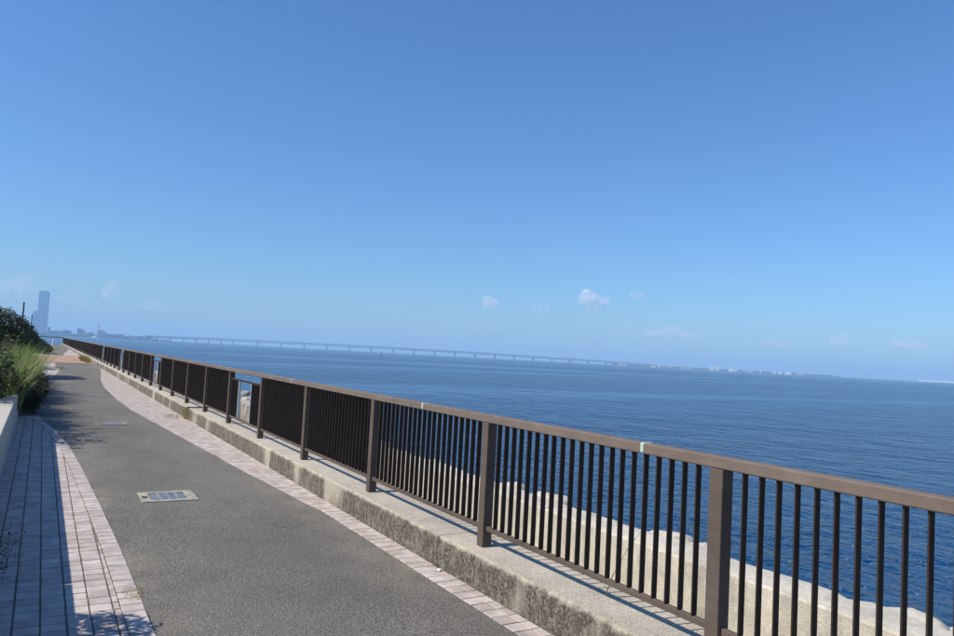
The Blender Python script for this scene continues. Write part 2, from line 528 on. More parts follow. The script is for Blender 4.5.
# ------------------------------------------------------------------ kerb wall that carries the railing
kerb = tag(empty('kerb_wall', (KX, 0, 0)), 'long low concrete kerb wall with black stained face beside the path', 'kerb wall')
def kerb_block(y0, y1):
    """coping block with a slightly uneven front and a worn top arris"""
    n = max(2, int((y1-y0)/(0.07 if y0 < 14 else 0.25)))
    prof = [(KX, -0.02), (KX, 0.07), (KX, 0.14), (KX, 0.21), (KX+0.003, 0.250), (KX+0.018, 0.268), (KX+0.12, 0.270), (KX+0.30, 0.270), (KX+0.53, 0.268), (KX+0.55, 0.25), (KX+0.55, -0.8)]
    v, f = [], []
    m = len(prof)
    for j in range(n+1):
        y = y0 + (y1-y0)*j/n
        for i, (x, z) in enumerate(prof):
            a = 0.006 if i < 4 else (0.007 if i < 7 else 0.002)
            w = noise.noise_vector(Vector((x*9+i*.3, y*7.0, z*9)))
            w2 = noise.noise_vector(Vector((x*31, y*29.0, z*31)))
            v.append((x + a*w.x + a*.6*w2.x - KX, y, z + (a*.5*w.z + a*.5*w2.z if i > 3 else 0)))
    for j in range(n):
        for i in range(m-1):
            q = j*m+i
            f.append((q, q+m, q+m+1, q+1))
    f.append(tuple(range(m)))
    f.append(tuple(n*m + i for i in range(m))[::-1])
    return obj_py('kerb_block', v, f, MAT['kerb'], kerb, smooth=False)
kj = [-4.0, 0.2, 5.35, 10.1, 14.0, 17.35, 17.75, 23.3, 29.0, 35, 42, 50, 58, 66, 75, 85, 95, 107, 120, 135, 148]
for a, b in zip(kj, kj[1:]):
    if a == 17.35: continue
    kerb_block(a+0.006, b-0.006)

# ------------------------------------------------------------------ railing
ZC = 0.27
RX = 3.13
S_POST = 2.3074
P1 = 2.615
rail = tag(empty('railing', (RX, 0, ZC)), 'dark bronze metal railing with closely spaced upright bars on the kerb', 'railing')
def shared_box(name, dx, dy, z0, z1, bev=0.0, seg=1, mat='metal'):
    bm = bmesh.new()
    box(bm, -dx/2, dx/2, -dy/2, dy/2, z0, z1, bev, seg)
    me = bpy.data.meshes.new(name)
    bm.to_mesh(me); bm.free()
    me.materials.append(MAT[mat])
    return me
post_me = shared_box('post', 0.086, 0.088, 0.001, 0.979, 0.006, 2)
pick_me = shared_box('picket', 0.040, 0.009, 0.1655, 0.9795, 0.0015, 1, 'bar')
short_me = shared_box('picket', 0.040, 0.009, 0.1655, 0.832, 0.0015, 1, 'bar')
NP = 63
posts = [P1 + S_POST*k for k in range(-2, NP)]
for y in posts:
    o = link('post', post_me, None, rail)
    o.location = (0, y, 0)
tapes = [-0.9, 3.17, 6.06, 10.21] + [10.21 + 4.15*k for k in range(1, 33)]
for a, b in zip(tapes, tapes[1:]):
    bm = bmesh.new()
    box(bm, -0.040, 0.040, a+0.001, b-0.001, 0.980, 1.045, 0.009, 3)
    obj_bm('top_rail', bm, MAT['rail'], rail)
for y in tapes[1:9]:
    bm = bmesh.new()
    box(bm, -0.0415, 0.0415, y-0.016, y+0.016, 0.985, 1.0462, 0.008, 2)
    obj_bm('joint_sleeve', bm, MAT['tape'], rail)
gap_bays = {4, 9, 14, 19}
picks, shorts = [], []
for i, (a, b) in enumerate(zip(posts, posts[1:])):
    bay = i - 2
    bm = bmesh.new()
    box(bm, -0.017, 0.017, a+0.0445, b-0.0445, 0.129, 0.165, 0.004, 1)
    obj_bm('bottom_rail', bm, MAT['metal'], rail)
    for k in range(21):
        y = a + 0.152 + k*(S_POST-0.304)/20
        if bay in gap_bays:
            if k < 6 or k > 14:
                shorts.append(y)
        else:
            picks.append(y)
    if bay in gap_bays:
        bm = bmesh.new()
        box(bm, -0.018, 0.018, a+0.0445, b-0.0445, 0.833, 0.862, 0.003)
        obj_bm('middle_rail', bm, MAT['bar'], rail)
        for y in (a+0.70, b-0.72):
            bm = bmesh.new()
            box(bm, -0.024, 0.024, y-0.012, y+0.012, 0.166, 0.832, 0.002)
            obj_bm('opening_jamb', bm, MAT['frame'], rail)
        for y in (b-0.09, b-0.135, b-0.18):
            bm = bmesh.new()
            box(bm, -0.02, 0.02, y-0.0045, y+0.0045, 0.8625, 0.9795)
            obj_bm('picket', bm, MAT['bar'], rail)
vis_p = sorted([(y, pick_me) for y in picks if y > 1.0] + [(y, short_me) for y in shorts])
near_p, far_p = vis_p[:285], vis_p[285:] + [(y, pick_me) for y in picks if y <= 1.0]
for y, me in near_p:
    o = link('picket', me, None, rail)
    o.location = (rng.uniform(-.0008, .0008), y + rng.uniform(-.0012, .0012), 0)
    o.rotation_euler = (rng.gauss(0, .0012), 0, rng.gauss(0, .008))
bm = bmesh.new()
for y, me in far_p:
    box(bm, -0.02, 0.02, y-.0045, y+.0045, 0.1655, 0.9795 if me is pick_me else 0.832)
tag(obj_bm('picket_run', bm, MAT['bar'], rail), kind='stuff')

# ------------------------------------------------------------------ wave wall and tetrapods
ww = tag(empty('wave_wall', (4.8, 0, -0.75)), 'pale sunlit concrete wave wall just beyond the railing', 'wall')
def wall_len(y0, y1, xa, xb, zt, mat='wall'):
    n = max(3, int((y1-y0)/(0.09 if y0 < 20 else 1.0)))
    prof = [(xa, -0.78), (xa, -0.3), (xa, zt-0.13), (xa+0.002, zt-0.022), (xa+0.014, zt-0.004), (xa+0.10, zt), (xb-0.10, zt), (xb-0.02, zt-0.01), (xb, zt-0.06), (xb, -0.78)]
    v, f = [], []
    m = len(prof)
    for j in range(n+1):
        y = y0 + (y1-y0)*j/n
        for i, (x, z) in enumerate(prof):
            w = noise.noise_vector(Vector((x*2+i*.2, y*1.7, z*2)))
            a = 0.016 if i >= 6 else 0.006
            v.append((x + a*w.x + ((0.05*noise.noise(Vector((y*2.3, 5, i*.1))) + 0.03*noise.noise(Vector((y*7.1, 5, i*.1)))) if i >= 6 else 0) - 4.8, y, z + (a*w.z if 2 <= i <= 8 else 0) - (0.05*max(0, noise.noise(Vector((y*3.3, 9, 1)))) if i in (6, 7) else 0) + 0.75))
    for j in range(n):
        for i in range(m-1):
            q = j*m+i
            f.append((q, q+m, q+m+1, q+1))
    f.append(tuple(range(m)))
    f.append(tuple(n*m + i for i in range(m))[::-1])
    return obj_py('wall_length', v, f, MAT[mat], ww, smooth=False)
wj = [-3, 1.35, 6.4, 11.4, 16.4, 21.4, 31.4, 46, 66, 90, 120, 148]
for a, b in zip(wj, wj[1:]):
    wall_len(a+.008, b-.008, 4.80, 5.26, 0.165, 'wall_old' if a > 16 else 'wall')

def tetrapod_mesh():
    bm = bmesh.new()
    dirs = [Vector((0, 0, 1))] + [Vector((math.cos(a)*0.943, math.sin(a)*0.943, -0.333)) for a in (0.3, 0.3+2.094, 0.3+4.189)]
    for d in dirs:
        s = d.orthogonal().normalized(); w = d.cross(s)
        prof = [(0.0, 0.40), (0.2, .39), (0.35, 0.38), (.55, .35), (0.72, 0.32), (.86, .298), (0.98, 0.275), (1.055, 0.255), (1.085, 0.20), (1.095, 0.10)]
        rings = [[bm.verts.new(d*t + (s*math.cos(2*math.pi*k/14) + w*math.sin(2*math.pi*k/14))*r) for k in range(14)] for t, r in prof]
        for a, b in zip(rings, rings[1:]):
            for k in range(14):
                bm.faces.new((a[k], a[(k+1) % 14], b[(k+1) % 14], b[k]))
        bm.faces.new(rings[-1])
    bmesh.ops.create_icosphere(bm, subdivisions=3, radius=0.44)
    for v_ in bm.verts:
        v_.co += noise.noise_vector(v_.co*4.0)*0.022 + noise.noise_vector(v_.co*11.0)*0.010
    me = bpy.data.meshes.new('tetrapod')
    bm.to_mesh(me); bm.free()
    me.polygons.foreach_set('use_smooth', [True]*len(me.polygons))
    me.materials.append(MAT['wall'])
    return me
tp = tetrapod_mesh()
tp_old = tp.copy()
tp_old.materials.clear()
tp_old.materials.append(MAT['wall_old'])
def tetra(x, y, z, rot, label, grp, s=1.0):
    o = link('tetrapod', tp_old if y > 14 else tp)
    o.location = (x, y, z); o.rotation_euler = rot; o.scale = (s, s, s)
    tag(o, label, 'tetrapod', grp)
LT = 'pale concrete wave breaking block leaning against the seaward side of the wave wall'
yy = 0.9
tips = [2.05, 2.52, 2.95, 4.05, 4.95, 5.30, 6.35, 7.55, 8.1, 9.3, 10.4, 11.7, 12.8, 14.2, 15.5, 17.1, 18.4, 20, 21.6, 23.4, 24.9, 26.8]
for i, yt in enumerate(tips):
    top = -0.005 + 0.085*(((i*37) % 11)/11.0) + (0.0 if yt < 11 else 0.22*min(1, (yt-11)/8))
    tetra(5.50 + 0.10*((i*5) % 3), yt, top-1.08, (rng.uniform(-.25, .25), rng.uniform(-.08, .2), rng.uniform(0, 6.28)), LT, 'blocks against the wave wall')

# ------------------------------------------------------------------ covers set into the asphalt
def cover(y0, label, cm='cover'):
    r = tag(empty('drain_cover', (1.05, y0, 0.012)), label, 'drain cover', 'covers set into the asphalt path')
    L, Wd = 0.58, 0.54
    box_obj('concrete_end', 0, 0.10, 0, Wd, -0.004, 0.012, MAT[cm], r, 0.003)
    box_obj('concrete_end', L-0.10, L, 0, Wd, -0.004, 0.012, MAT[cm], r, 0.003)
    box_obj('concrete_edge', 0.101, L-0.101, 0, 0.075, -0.004, 0.012, MAT[cm], r, 0.003)
    box_obj('concrete_edge', 0.101, L-0.101, Wd-0.075, Wd, -0.004, 0.012, MAT[cm], r, 0.003)
    box_obj('tray', 0.101, L-0.101, 0.0755, Wd-0.0755, -0.004, 0.001, MAT['dark'], r)
    x = 0.108
    w = (L-0.216)/4
    for i in range(4):
        o = box_obj('steel_plate', x + i*w + 0.006, x + (i+1)*w - 0.006, 0.084, Wd-0.084, 0.0012, 0.008, MAT['steel'], r, 0.002)
        if i < 3:
            box_obj('divider_bar', x + (i+1)*w - 0.004, x + (i+1)*w + 0.004, 0.078, Wd-0.078, 0.0012, 0.0125, MAT[cm], r)
    box_obj('lifting_slot', 0.02, 0.075, 0.20, 0.31, 0.0122, 0.0135, MAT['dark'], r)
    return r
cover(8.52, 'cream framed drain cover with blue steel plates lying in open sunlit asphalt')
cover(16.25, 'drain cover in the asphalt beside the ragged shadow of the weeds', 'cover_old')
cover(24.2, 'small looking drain cover farther along the path near the curved tile margin', 'cover_old')

# ------------------------------------------------------------------ planter
pw = tag(empty('planter_wall', (-0.43, 2, 0)), 'low grey concrete planter wall along the tiled margin, holding weeds', 'planter')
bm = bmesh.new()
for a, b in ((0.5, 5.96), (5.97, 11.46), (11.47, 17.4)):
    box(bm, 0.0 - 0.13, 0.12, a-2, b-2, -0.02, 0.64, 0.012, 2)
obj_bm('wall', bm, MAT['planter'], pw)
bm = bmesh.new()
box(bm, -5.5, -0.1305, -1.45, 15.35, -0.02, 0.60)
obj_bm('soil_bed', bm, MAT['soil'], pw)

# ------------------------------------------------------------------ plants
def blades(n, region, hmin, hmax, width, lean, r=None, curve=0.5):
    """region(rand) -> base point; curved tapered blades, three segments"""
    v, f = [], []
    for _ in range(n):
        p = Vector(region())
        a = rng.uniform(0, 6.283)
        h = rng.uniform(hmin, hmax)*(0.80 + 0.36*noise.noise(Vector((p.x*2.6, p.y*1.3, 2.0))) + 0.14*noise.noise(Vector((p.x*7, p.y*4, 5.0))))
        d = Vector((math.cos(a), math.sin(a), 0))
        if lean: d = (d + Vector(lean)).normalized()
        s = Vector((-d.y, d.x, 0))
        bend = rng.uniform(0.15, curve)*h
        w = width*rng.uniform(.6, 1.3)
        b0 = len(v)
        for t in (0, .4, .75):
            c = p + Vector((0, 0, h*t*(1-0.12*t))) + d*bend*t*t
            ww_ = w*(1-t*0.75)
            v += [c - s*ww_, c + s*ww_]
        v.append(p + Vector((0, 0, h*0.9)) + d*bend)
        f += [(b0, b0+1, b0+3, b0+2), (b0+2, b0+3, b0+5, b0+4), (b0+4, b0+5, b0+6)]
    return v, f

def leaves(n, centres, size, up=0.3):
    """centres: list of (centre, radii); leaf quads near the shells of uneven lobes"""
    v, f = [], []
    wsum = [c[1][0]*c[1][2] for c in centres]
    for _ in range(n):
        c, rad = rng.choices(centres, wsum)[0]
        d = Vector((rng.gauss(0, 1), rng.gauss(0, 1), rng.gauss(0, 1))).normalized()
        k = rng.uniform(0.55, 1.0)**0.5 * (1 + 0.22*noise.noise(Vector((d.x*3+c[0], d.y*3+c[1], d.z*3))))
        p = Vector((c[0]+d.x*rad[0]*k, c[1]+d.y*rad[1]*k, c[2]+d.z*rad[2]*k))
        nn = (d + Vector((rng.gauss(0, .6), rng.gauss(0, .6), rng.gauss(0, .6)+up))).normalized()
        s = nn.orthogonal().normalized()
        s = (Matrix.Rotation(rng.uniform(0, 6.28), 3, nn) @ s)
        w = nn.cross(s)
        L = size*rng.uniform(.6, 1.4)
        b0 = len(v)
        v += [p - s*L, p - w*L*.38 + nn*L*.1, p + s*L, p + w*L*.38 + nn*L*.1]
        f.append((b0, b0+1, b0+2, b0+3))
    return v, f

def shrub(name, base, lobes, n, size, mat, label, cat='shrub', group=None):
    r = tag(empty(name, base), label, cat, group)
    v, f = leaves(n, lobes, size)
    B = Vector(base)
    obj_py('crown', [Vector(p)-B for p in v], f, mat, r)
    bm = bmesh.new()
    for c, rad in lobes:
        q = Vector(c) - B
        tube(bm, [(0.05*rng.uniform(-1, 1), 0.05*rng.uniform(-1, 1), -0.03), (q.x*.4, q.y*.4, q.z*.45), (q.x, q.y, q.z*1.05)], [0.05, 0.035, 0.012], 6)
    obj_bm('trunk', bm, MAT['bark'], r)
    return r

# big dark evergreen mass on the left and smaller ones beyond it
shrub('evergreen_shrub', (-1.4, 34.3, -.03), [((-1.55, 34.8, 1.75), (1.15, 2.2, 1.0)), ((-.84, 34.2, 1.45), (.74, 1.6, .86)), ((-1.15, 33, .85), (.7, 1.5, .8)), ((-2.6, 34.5, 2.1), (1.3, 2.2, 1.0)), ((-2.2, 31.5, 1.2), (1.0, 1.6, 1.2))],
      16000, 0.075, MAT['shrub'], 'tall rounded dark evergreen shrub behind the bright grass')
shrub('evergreen_shrub', (-2.3, 43, -.03), [((-2.7, 43, 1.5), (1.5, 2.2, 1.0)), ((-1.6, 42.5, 1.1), (.9, 1.8, .95)), ((-1.2, 45, .75), (.75, 1.6, .7))],
      8000, 0.09, MAT['shrub'], 'dark evergreen shrub mostly hidden behind the tallest one')
shrub('evergreen_shrub', (-1.2, 76, -.03), [((-1.6, 76, .9), (1.6, 2.6, 1.0)), ((-.5, 76, .6), (1.2, 2.4, .75)), ((.1, 79, .35), (.9, 2, .5))],
      5000, 0.10, MAT['shrub'], 'low dark shrub past the orange brick crossing')
shrub('evergreen_shrub', (-.95, 4.9, .6), [((-.66, 5.0, .95), (.36, .36, .30)), ((-1.2, 5.2, .95), (.4, .5, .4)), ((-.70, 4.3, 1.0), (.35, .6, .36)), ((-.8, 3.4, 1.0), (.4, .6, .4))],
      5200, 0.042, MAT['under'], 'leafy shrub in the planter that shades the nearest tiles')

def grass_clump(name, label, n, region, hmin, hmax, width, mat, lean=None, curve=.5, cat='grass', base=(0, 0, 0), group=None):
    v, f = blades(n, region, hmin, hmax, width, lean, curve=curve)
    B = Vector(base)
    o = obj_py(name, [p-B for p in v], f, mat)
    o.location = base
    return tag(o, label, cat, group)
def ell(cx, cy, rx, ry, z):
    def g():
        a = rng.uniform(0, 6.283); k = math.sqrt(rng.random())
        return (cx + rx*k*math.cos(a), cy + ry*k*math.sin(a), z)
    return g
def ragged(cx, cy, rx, ry):
    seeds = [(rng.gauss(cx, rx*.5), rng.gauss(cy, ry*.5), rng.uniform(.15, 1)) for _ in range(16)]
    def g():
        x, y, w = rng.choice(seeds)
        return (rng.gauss(x, .07*w+.02), rng.gauss(y, .30*w+.05), -.25*(1-w))
    return g
grass_clump('tall_grass', 'bright green tall grass clump lit from behind in the planter', 4200, ell(-1.0, 17.4, .75, 3.6, .30), .62, 1.55, .014, MAT['grass'], (0.15, -.1, 0), .7, base=(-1.0, 17.4, .30))
grass_clump('tall_grass', 'green tall grass growing past the planter end beside the path', 4200, ell(-.85, 23.8, .75, 3.6, -.03), .8, 1.9, .017, MAT['grass'], (0.15, 0, 0), .6, base=(-.95, 23.5, -.03))
grass_clump('tall_grass', 'green grass tufts in front of the dark evergreen shrub', 2600, ell(-1.25, 29, .9, 2.6, -.03), .8, 1.9, .020, MAT['grass'], (0.1, 0, 0), .6, base=(-1.2, 29, -.03))
# shaded weeds that spill over the wall end onto tiles and asphalt
def weed(base, spread, h, n, label, mat, nst=14, size=.05, cat='weed', group=None):
    r = tag(empty('weed', base), label, cat, group)
    bm = bmesh.new()
    v, f = [], []
    for _ in range(nst):
        a = rng.uniform(0, 6.283); k = rng.uniform(.3, 1)
        tip = Vector((spread[0]*k*math.cos(a), spread[1]*k*math.sin(a), h*rng.uniform(.55, 1.1)))
        b = Vector((tip.x*.35 + rng.uniform(-.03, .03), tip.y*.5, 0))
        mid = (b+tip)*.5 + Vector((0, 0, h*.18))
        k_ = min(1.0, size/.05)
        tube(bm, [b, mid, tip], [.006*k_, .004*k_, .0015*k_], 4)
        for _ in range(max(1, n//nst)):
            t = rng.uniform(.15, 1)
            p = (b*(1-t) + tip*t) + Vector((0, 0, h*.36*t*(1-t)*2)) + Vector((rng.gauss(0, .05), rng.gauss(0, .05), rng.gauss(0, .04)))
            nn = Vector((rng.gauss(0, .6), rng.gauss(0, .6), 1)).normalized()
            s = Matrix.Rotation(rng.uniform(0, 6.28), 3, nn) @ nn.orthogonal().normalized()
            w = nn.cross(s); L = size*rng.uniform(.5, 1.3)
            b0 = len(v)
            v += [p-s*L, p-w*L*.3, p+s*L, p+w*L*.3]
            f.append((b0, b0+1, b0+2, b0+3))
    tag(obj_bm('stem_mass', bm, mat, r), kind='stuff')
    tag(obj_py('leaf_mass', v, f, mat, r), kind='stuff')
    return r
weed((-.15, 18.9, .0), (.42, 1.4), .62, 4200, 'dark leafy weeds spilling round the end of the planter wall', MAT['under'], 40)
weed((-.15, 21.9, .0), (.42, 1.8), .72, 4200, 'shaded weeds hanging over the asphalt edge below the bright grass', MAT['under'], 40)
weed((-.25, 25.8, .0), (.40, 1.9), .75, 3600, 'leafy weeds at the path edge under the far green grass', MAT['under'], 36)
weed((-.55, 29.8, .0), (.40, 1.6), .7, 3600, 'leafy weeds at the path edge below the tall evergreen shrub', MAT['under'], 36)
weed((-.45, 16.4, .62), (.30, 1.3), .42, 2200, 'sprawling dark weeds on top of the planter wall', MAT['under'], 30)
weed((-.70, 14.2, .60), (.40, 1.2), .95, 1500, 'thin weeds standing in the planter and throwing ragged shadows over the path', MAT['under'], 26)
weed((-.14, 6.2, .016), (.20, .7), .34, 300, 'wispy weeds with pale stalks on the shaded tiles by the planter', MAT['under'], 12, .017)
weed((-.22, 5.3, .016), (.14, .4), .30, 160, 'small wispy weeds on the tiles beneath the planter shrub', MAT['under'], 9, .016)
grass_clump('grass_stalks', 'few pale dry grass stalks rising from the shaded tiles', 16, ell(-.10, 6.5, .16, .5, .016), .28, .46, .0022, MAT['straw'], (.5, 0, 0), .9, base=(-.1, 6.5, .016))
grass_clump('dry_tuft', 'flattened straw coloured tuft on the edge of tiles and asphalt', 170, ell(.66, 5.52, .07, .16, .014), .02, .05, .0016, MAT['straw'], None, 2.2, base=(.66, 5.52, .014))
grass_clump('dry_tuft', 'tan dry weed tuft filling the broken gap in the kerb', 420, ell(2.98, 17.5, .10, .20, .0), .18, .40, .006, MAT['straw'], (-.4, 0, 0), .7, base=(2.98, 17.5, 0))
grass_clump('dry_tuft', 'thin straw strewn on tiles before the broken kerb gap', 120, ell(2.7, 17.9, .2, .5, .014), .03, .09, .004, MAT['straw'], None, 1.6, base=(2.7, 17.9, .014))
grass_clump('weed_tuft', 'yellowing weeds along the kerb foot beside the brick crossing', 1500, ragged(2.70, 59, .24, 5.5), .08, .62, .012, MAT['olive'], (-.2, 0, 0), .6, base=(2.62, 59, 0))
grass_clump('weed_tuft', 'yellow green weed on the path edge before the brick crossing', 300, ragged(.72, 43.5, .14, 2.2), .05, .36, .010, MAT['olive'], None, .6, base=(.75, 43, 0))
grass_clump('weed_tuft', 'tiny green weed in the crack at the kerb foot', 26, ell(2.935, 5.34, .012, .05, .01), .02, .06, .003, MAT['grass'], None, .8, base=(2.935, 5.34, .01))
bm = bmesh.new()
tube(bm, [(3.24, 3.60, .27), (3.255, 3.55, .42), (3.30, 3.46, .62), (3.36, 3.40, .74)], [.004, .0035, .0025, .001], 5)
tag(obj_bm('reed', bm, MAT['straw']), 'single dry stem leaning up behind the railing bars', 'reed')

bm = bmesh.new()
bmesh.ops.create_icosphere(bm, subdivisions=2, radius=.016)
for v_ in bm.verts:
    v_.co = Vector((v_.co.x*1.5, v_.co.y*1.1, v_.co.z*.6 + .008)) + noise.noise_vector(v_.co*90)*.006
o = obj_bm('paper_scrap', bm, MAT['scrap'])
o.location = (2.905, 5.22, .016)
tag(o, 'tiny crumpled white paper scrap at the kerb foot', 'litter')
# poles behind the shrubs
def at(px, dist, z=0.0):
    """ground position seen at picture column px on the horizon, dist metres away"""
    yh = 357.9 + (px-477)*0.0487
    d = fwd + rgt*((px-PW/2)/FPX) - upv*((yh-PH/2)/FPX)
    h = Vector((d.x, d.y)).normalized()
    return Vector((h.x*dist, h.y*dist, z))
for px, dist, lab in ((21, 60, 'dark slim pole rising behind the tall evergreen shrub'), (30.2, 98, 'smaller dark pole standing near the glassy tower')):
    p = at(px, dist)
    r = tag(empty('lamp_pole', (p.x, p.y, -.03)), lab, 'pole')
    bm = bmesh.new()
    tube(bm, [(0, 0, 0), (0, 0, 2.2), (0.01, 0, 3.88)], [.062, .058, .052], 10)
    obj_bm('shaft', bm, MAT['pole'], r)
    bm = bmesh.new()
    tube(bm, [(0.01, 0, 3.881), (0.01, 0, 3.96)], [.066, .06], 10)
    obj_bm('cap', bm, MAT['pole'], r)
    bm = bmesh.new()
    tube(bm, [(0, 0, .001), (0, 0, .25)], [.13, .12], 10)
    obj_bm('base_collar', bm, MAT['pole'], r)
p = at(53.5, 140)
r = tag(empty('bollard', (p.x, p.y, 0)), 'white bollard at the far end of the path', 'bollard')
bm = bmesh.new(); tube(bm, [(0, 0, 0), (0, 0, .78)], [.12, .12], 12)
obj_bm('shaft', bm, MAT['scrap'], r)
bm = bmesh.new(); tube(bm, [(0, 0, .781), (0, 0, .83), (0, 0, .88)], [.13, .13, .07], 12)
obj_bm('cap', bm, MAT['scrap'], r)

# ------------------------------------------------------------------ far shore
FM = dict(
    glass=simple('blue_grey_curtain_wall', (0.42, 0.50, 0.60), (0.50, 0.57, 0.66), 0.25, 0.02, metal=0.6),
    band=simple('pale_floor_band', (0.46, 0.54, 0.64), (0.54, 0.61, 0.70), 0.3, 0.02, metal=0.5),
    white=simple('far_white_wall', (0.62, 0.62, 0.60), (0.74, 0.74, 0.72), 0.7, 0.03),
    grey=simple('far_grey_wall', (0.22, 0.24, 0.26), (0.34, 0.36, 0.37), 0.8, 0.03),
    land=simple('far_wooded_land', (0.035, 0.05, 0.04), (0.09, 0.10, 0.08), 0.95, 0.01),
    steel=simple('bridge_grey_blue_paint', (0.20, 0.24, 0.29), (0.26, 0.30, 0.35), 0.6, 0.01),
    pier=simple('bridge_pier_concrete', (0.28, 0.29, 0.30), (0.36, 0.36, 0.36), 0.85, 0.05),
)
VIEW_RZ = -YAW
# tower
tp_ = at(40.6, 4950, SEA_Z)
a0 = math.atan2(tp_.x, tp_.y)
tw = tag(empty('glass_tower', tp_, -a0), 'very tall blue glass tower on the far shore above the shrubs', 'tower')
def tw_box(name, x0, x1, y0, y1, z0, z1, mat, parent=None, bev=0):
    return box_obj(name, x0, x1, y0, y1, z0, z1, mat, parent or tw, bev)
sh = tw_box('upper_shaft', -26, 29, -20, 20, 0, 252, FM['glass'])
tw_box('lower_wing', -47, -26.1, -18, 18, 0, 138, FM['glass'])
tw_box('crown', -24, 27, -18, 18, 252.1, 258, FM['band'])
tw_box('podium', -70, 60, -40, 30, 0, 22, FM['band'])
for i in range(15):
    z = 26 + i*15
    tw_box('floor_band', -26.2, 29.2, -20.2, 20.2, z, z+0.6, FM['band'], sh)

def shore(name, pxs, dist, hts, mat, depth=180):
    """low uneven strip of land between picture columns, real thickness"""
    v, f = [], []
    for px, h in zip(pxs, hts):
        a, b = at(px, dist, 0), at(px, dist+depth, 0)
        v += [(a.x, a.y, SEA_Z-.5), (a.x, a.y, SEA_Z+h*.55), ((a.x*2+b.x)/3, (a.y*2+b.y)/3, SEA_Z+h), (b.x, b.y, SEA_Z+h*.8), (b.x, b.y, SEA_Z-.5)]
    for i in range(len(pxs)-1):
        for k in range(4):
            q = i*5+k
            f.append((q, q+5, q+6, q+1))
    f.append((0, 1, 2, 3, 4)); n = (len(pxs)-1)*5
    f.append((n+4, n+3, n+2, n+1, n))
    return tag(obj_py(name, v, f, mat), kind='structure')
pxs = list(np.arange(36, 172, 1.3))
shore('far_shore', pxs, 4700, [15 + 9*noise.noise(Vector((p*.35, 1, 2))) + 6*noise.noise(Vector((p*1.3, 4, 2))) - max(0, p-140)*.30 for p in pxs], FM['land'])
pxs = list(np.arange(28, 66, 2.0))
shore('breakwater', pxs, 1500, [2.6 + .5*noise.noise(Vector((p, 1, 2))) for p in pxs], FM['land'], 14)
pxs = list(np.arange(612, 842, 2.2))
shore('airport_island', pxs, 6100, [15 + 6*noise.noise(Vector((p*.12, 8, 2))) - max(0, p-790)*.12 for p in pxs], FM['land'], 400)

def building(px, dist, w, h, mat, label, kind='block', group='buildings on the far shore', cat='building'):
    p = at(px, dist, SEA_Z)
    r = tag(empty('distant_building', p, -math.atan2(p.x, p.y)), label, cat, group)
    m2 = FM['grey'] if mat is FM['white'] else FM['white']
    box_obj('wall', -w/2, w/2, -w*.3, w*.3, 0, h, mat, r)
    box_obj('roof', -w/2-.6, w/2+.6, -w*.3-.6, w*.3+.6, h+.02, h+1.3, m2, r)
    if kind == 'block':
        box_obj('plant_room', -w*.15, w*.12, -w*.1, w*.1, h+1.32, h+6, mat, r)
        for k in range(max(1, int(h/9))):
            box_obj('window_band', -w*.46, w*.46, -w*.3-.25, -w*.3+.05, 3+k*9, 6.5+k*9, m2, r)
    elif kind == 'hall':
        bm = bmesh.new()
        pts = [(-w/2 + w*i/10, h + 1.35 + h*.5*math.sin(math.pi*i/10)) for i in range(11)]
        a = [bm.verts.new((x, -w*.28, z)) for x, z in pts]; b = [bm.verts.new((x, w*.28, z)) for x, z in pts]
        for i in range(10): bm.faces.new((a[i], a[i+1], b[i+1], b[i]))
        bm.faces.new(a); bm.faces.new(b[::-1])
        obj_bm('vault', bm, mat, r)
    return r
for px, w, h, m, lab in (
    (48.4, 12, 44, 'grey', 'narrow hazy high building standing right beside the glass tower'),
    (56, 60, 24, 'grey', 'low hazy block on the shore between two taller buildings'),
    (66, 50, 30, 'grey', 'squat hazy grey block on the shore left of the twin stepped blocks'),
    (79, 24, 46, 'grey', 'hazy stepped grey block, taller of a close pair'),
    (82.5, 18, 36, 'grey', 'hazy stepped grey block, lower of a close pair'),
    (90, 44, 26, 'white', 'pale low shed on the shore beside the thin masts'),
    (101.5, 46, 40, 'grey', 'broad hazy block just past the thin masts'),
    (109, 60, 22, 'grey', 'long low hazy warehouse past the masts'),
    (119, 52, 25, 'white', 'long pale warehouse near the middle of the far shore'),
    (130, 40, 19, 'grey', 'small hazy block near the thinning end of the far shore'),
    (139.5, 58, 20, 'white', 'long pale shed close to where the bridge leaves the shore'),
    (149, 34, 24, 'grey', 'hazy block at the bridge landing')):
    building(px, 4650 + (px*7) % 40, w, h, FM[m], lab)
for px, hh, lab in ((96.6, 92, 'thin lattice mast on the far shore, taller of two'), (98.6, 78, 'thin lattice mast on the far shore, shorter of two')):
    p = at(px, 4600, SEA_Z)
    r = tag(empty('lattice_mast', p), lab, 'mast')
    for sx, sy in ((-1, -1), (1, -1), (1, 1), (-1, 1)):
        bm = bmesh.new(); tube(bm, [(sx*4, sy*4, 0), (sx*1, sy*1, hh)], [.7, .4], 4)
        obj_bm('leg', bm, FM['grey'], r)
    for k in range(6):
        z = 8 + k*hh/7; a = 4 - 3*z/hh
        bm = bmesh.new()
        for q in range(4):
            c = [(-a, -a), (a, -a), (a, a), (-a, a)]
            tube(bm, [(*c[q], z), (*c[(q+1) % 4], z+hh/8)], [.3, .3], 4)
        obj_bm('bracing', bm, FM['grey'], r)
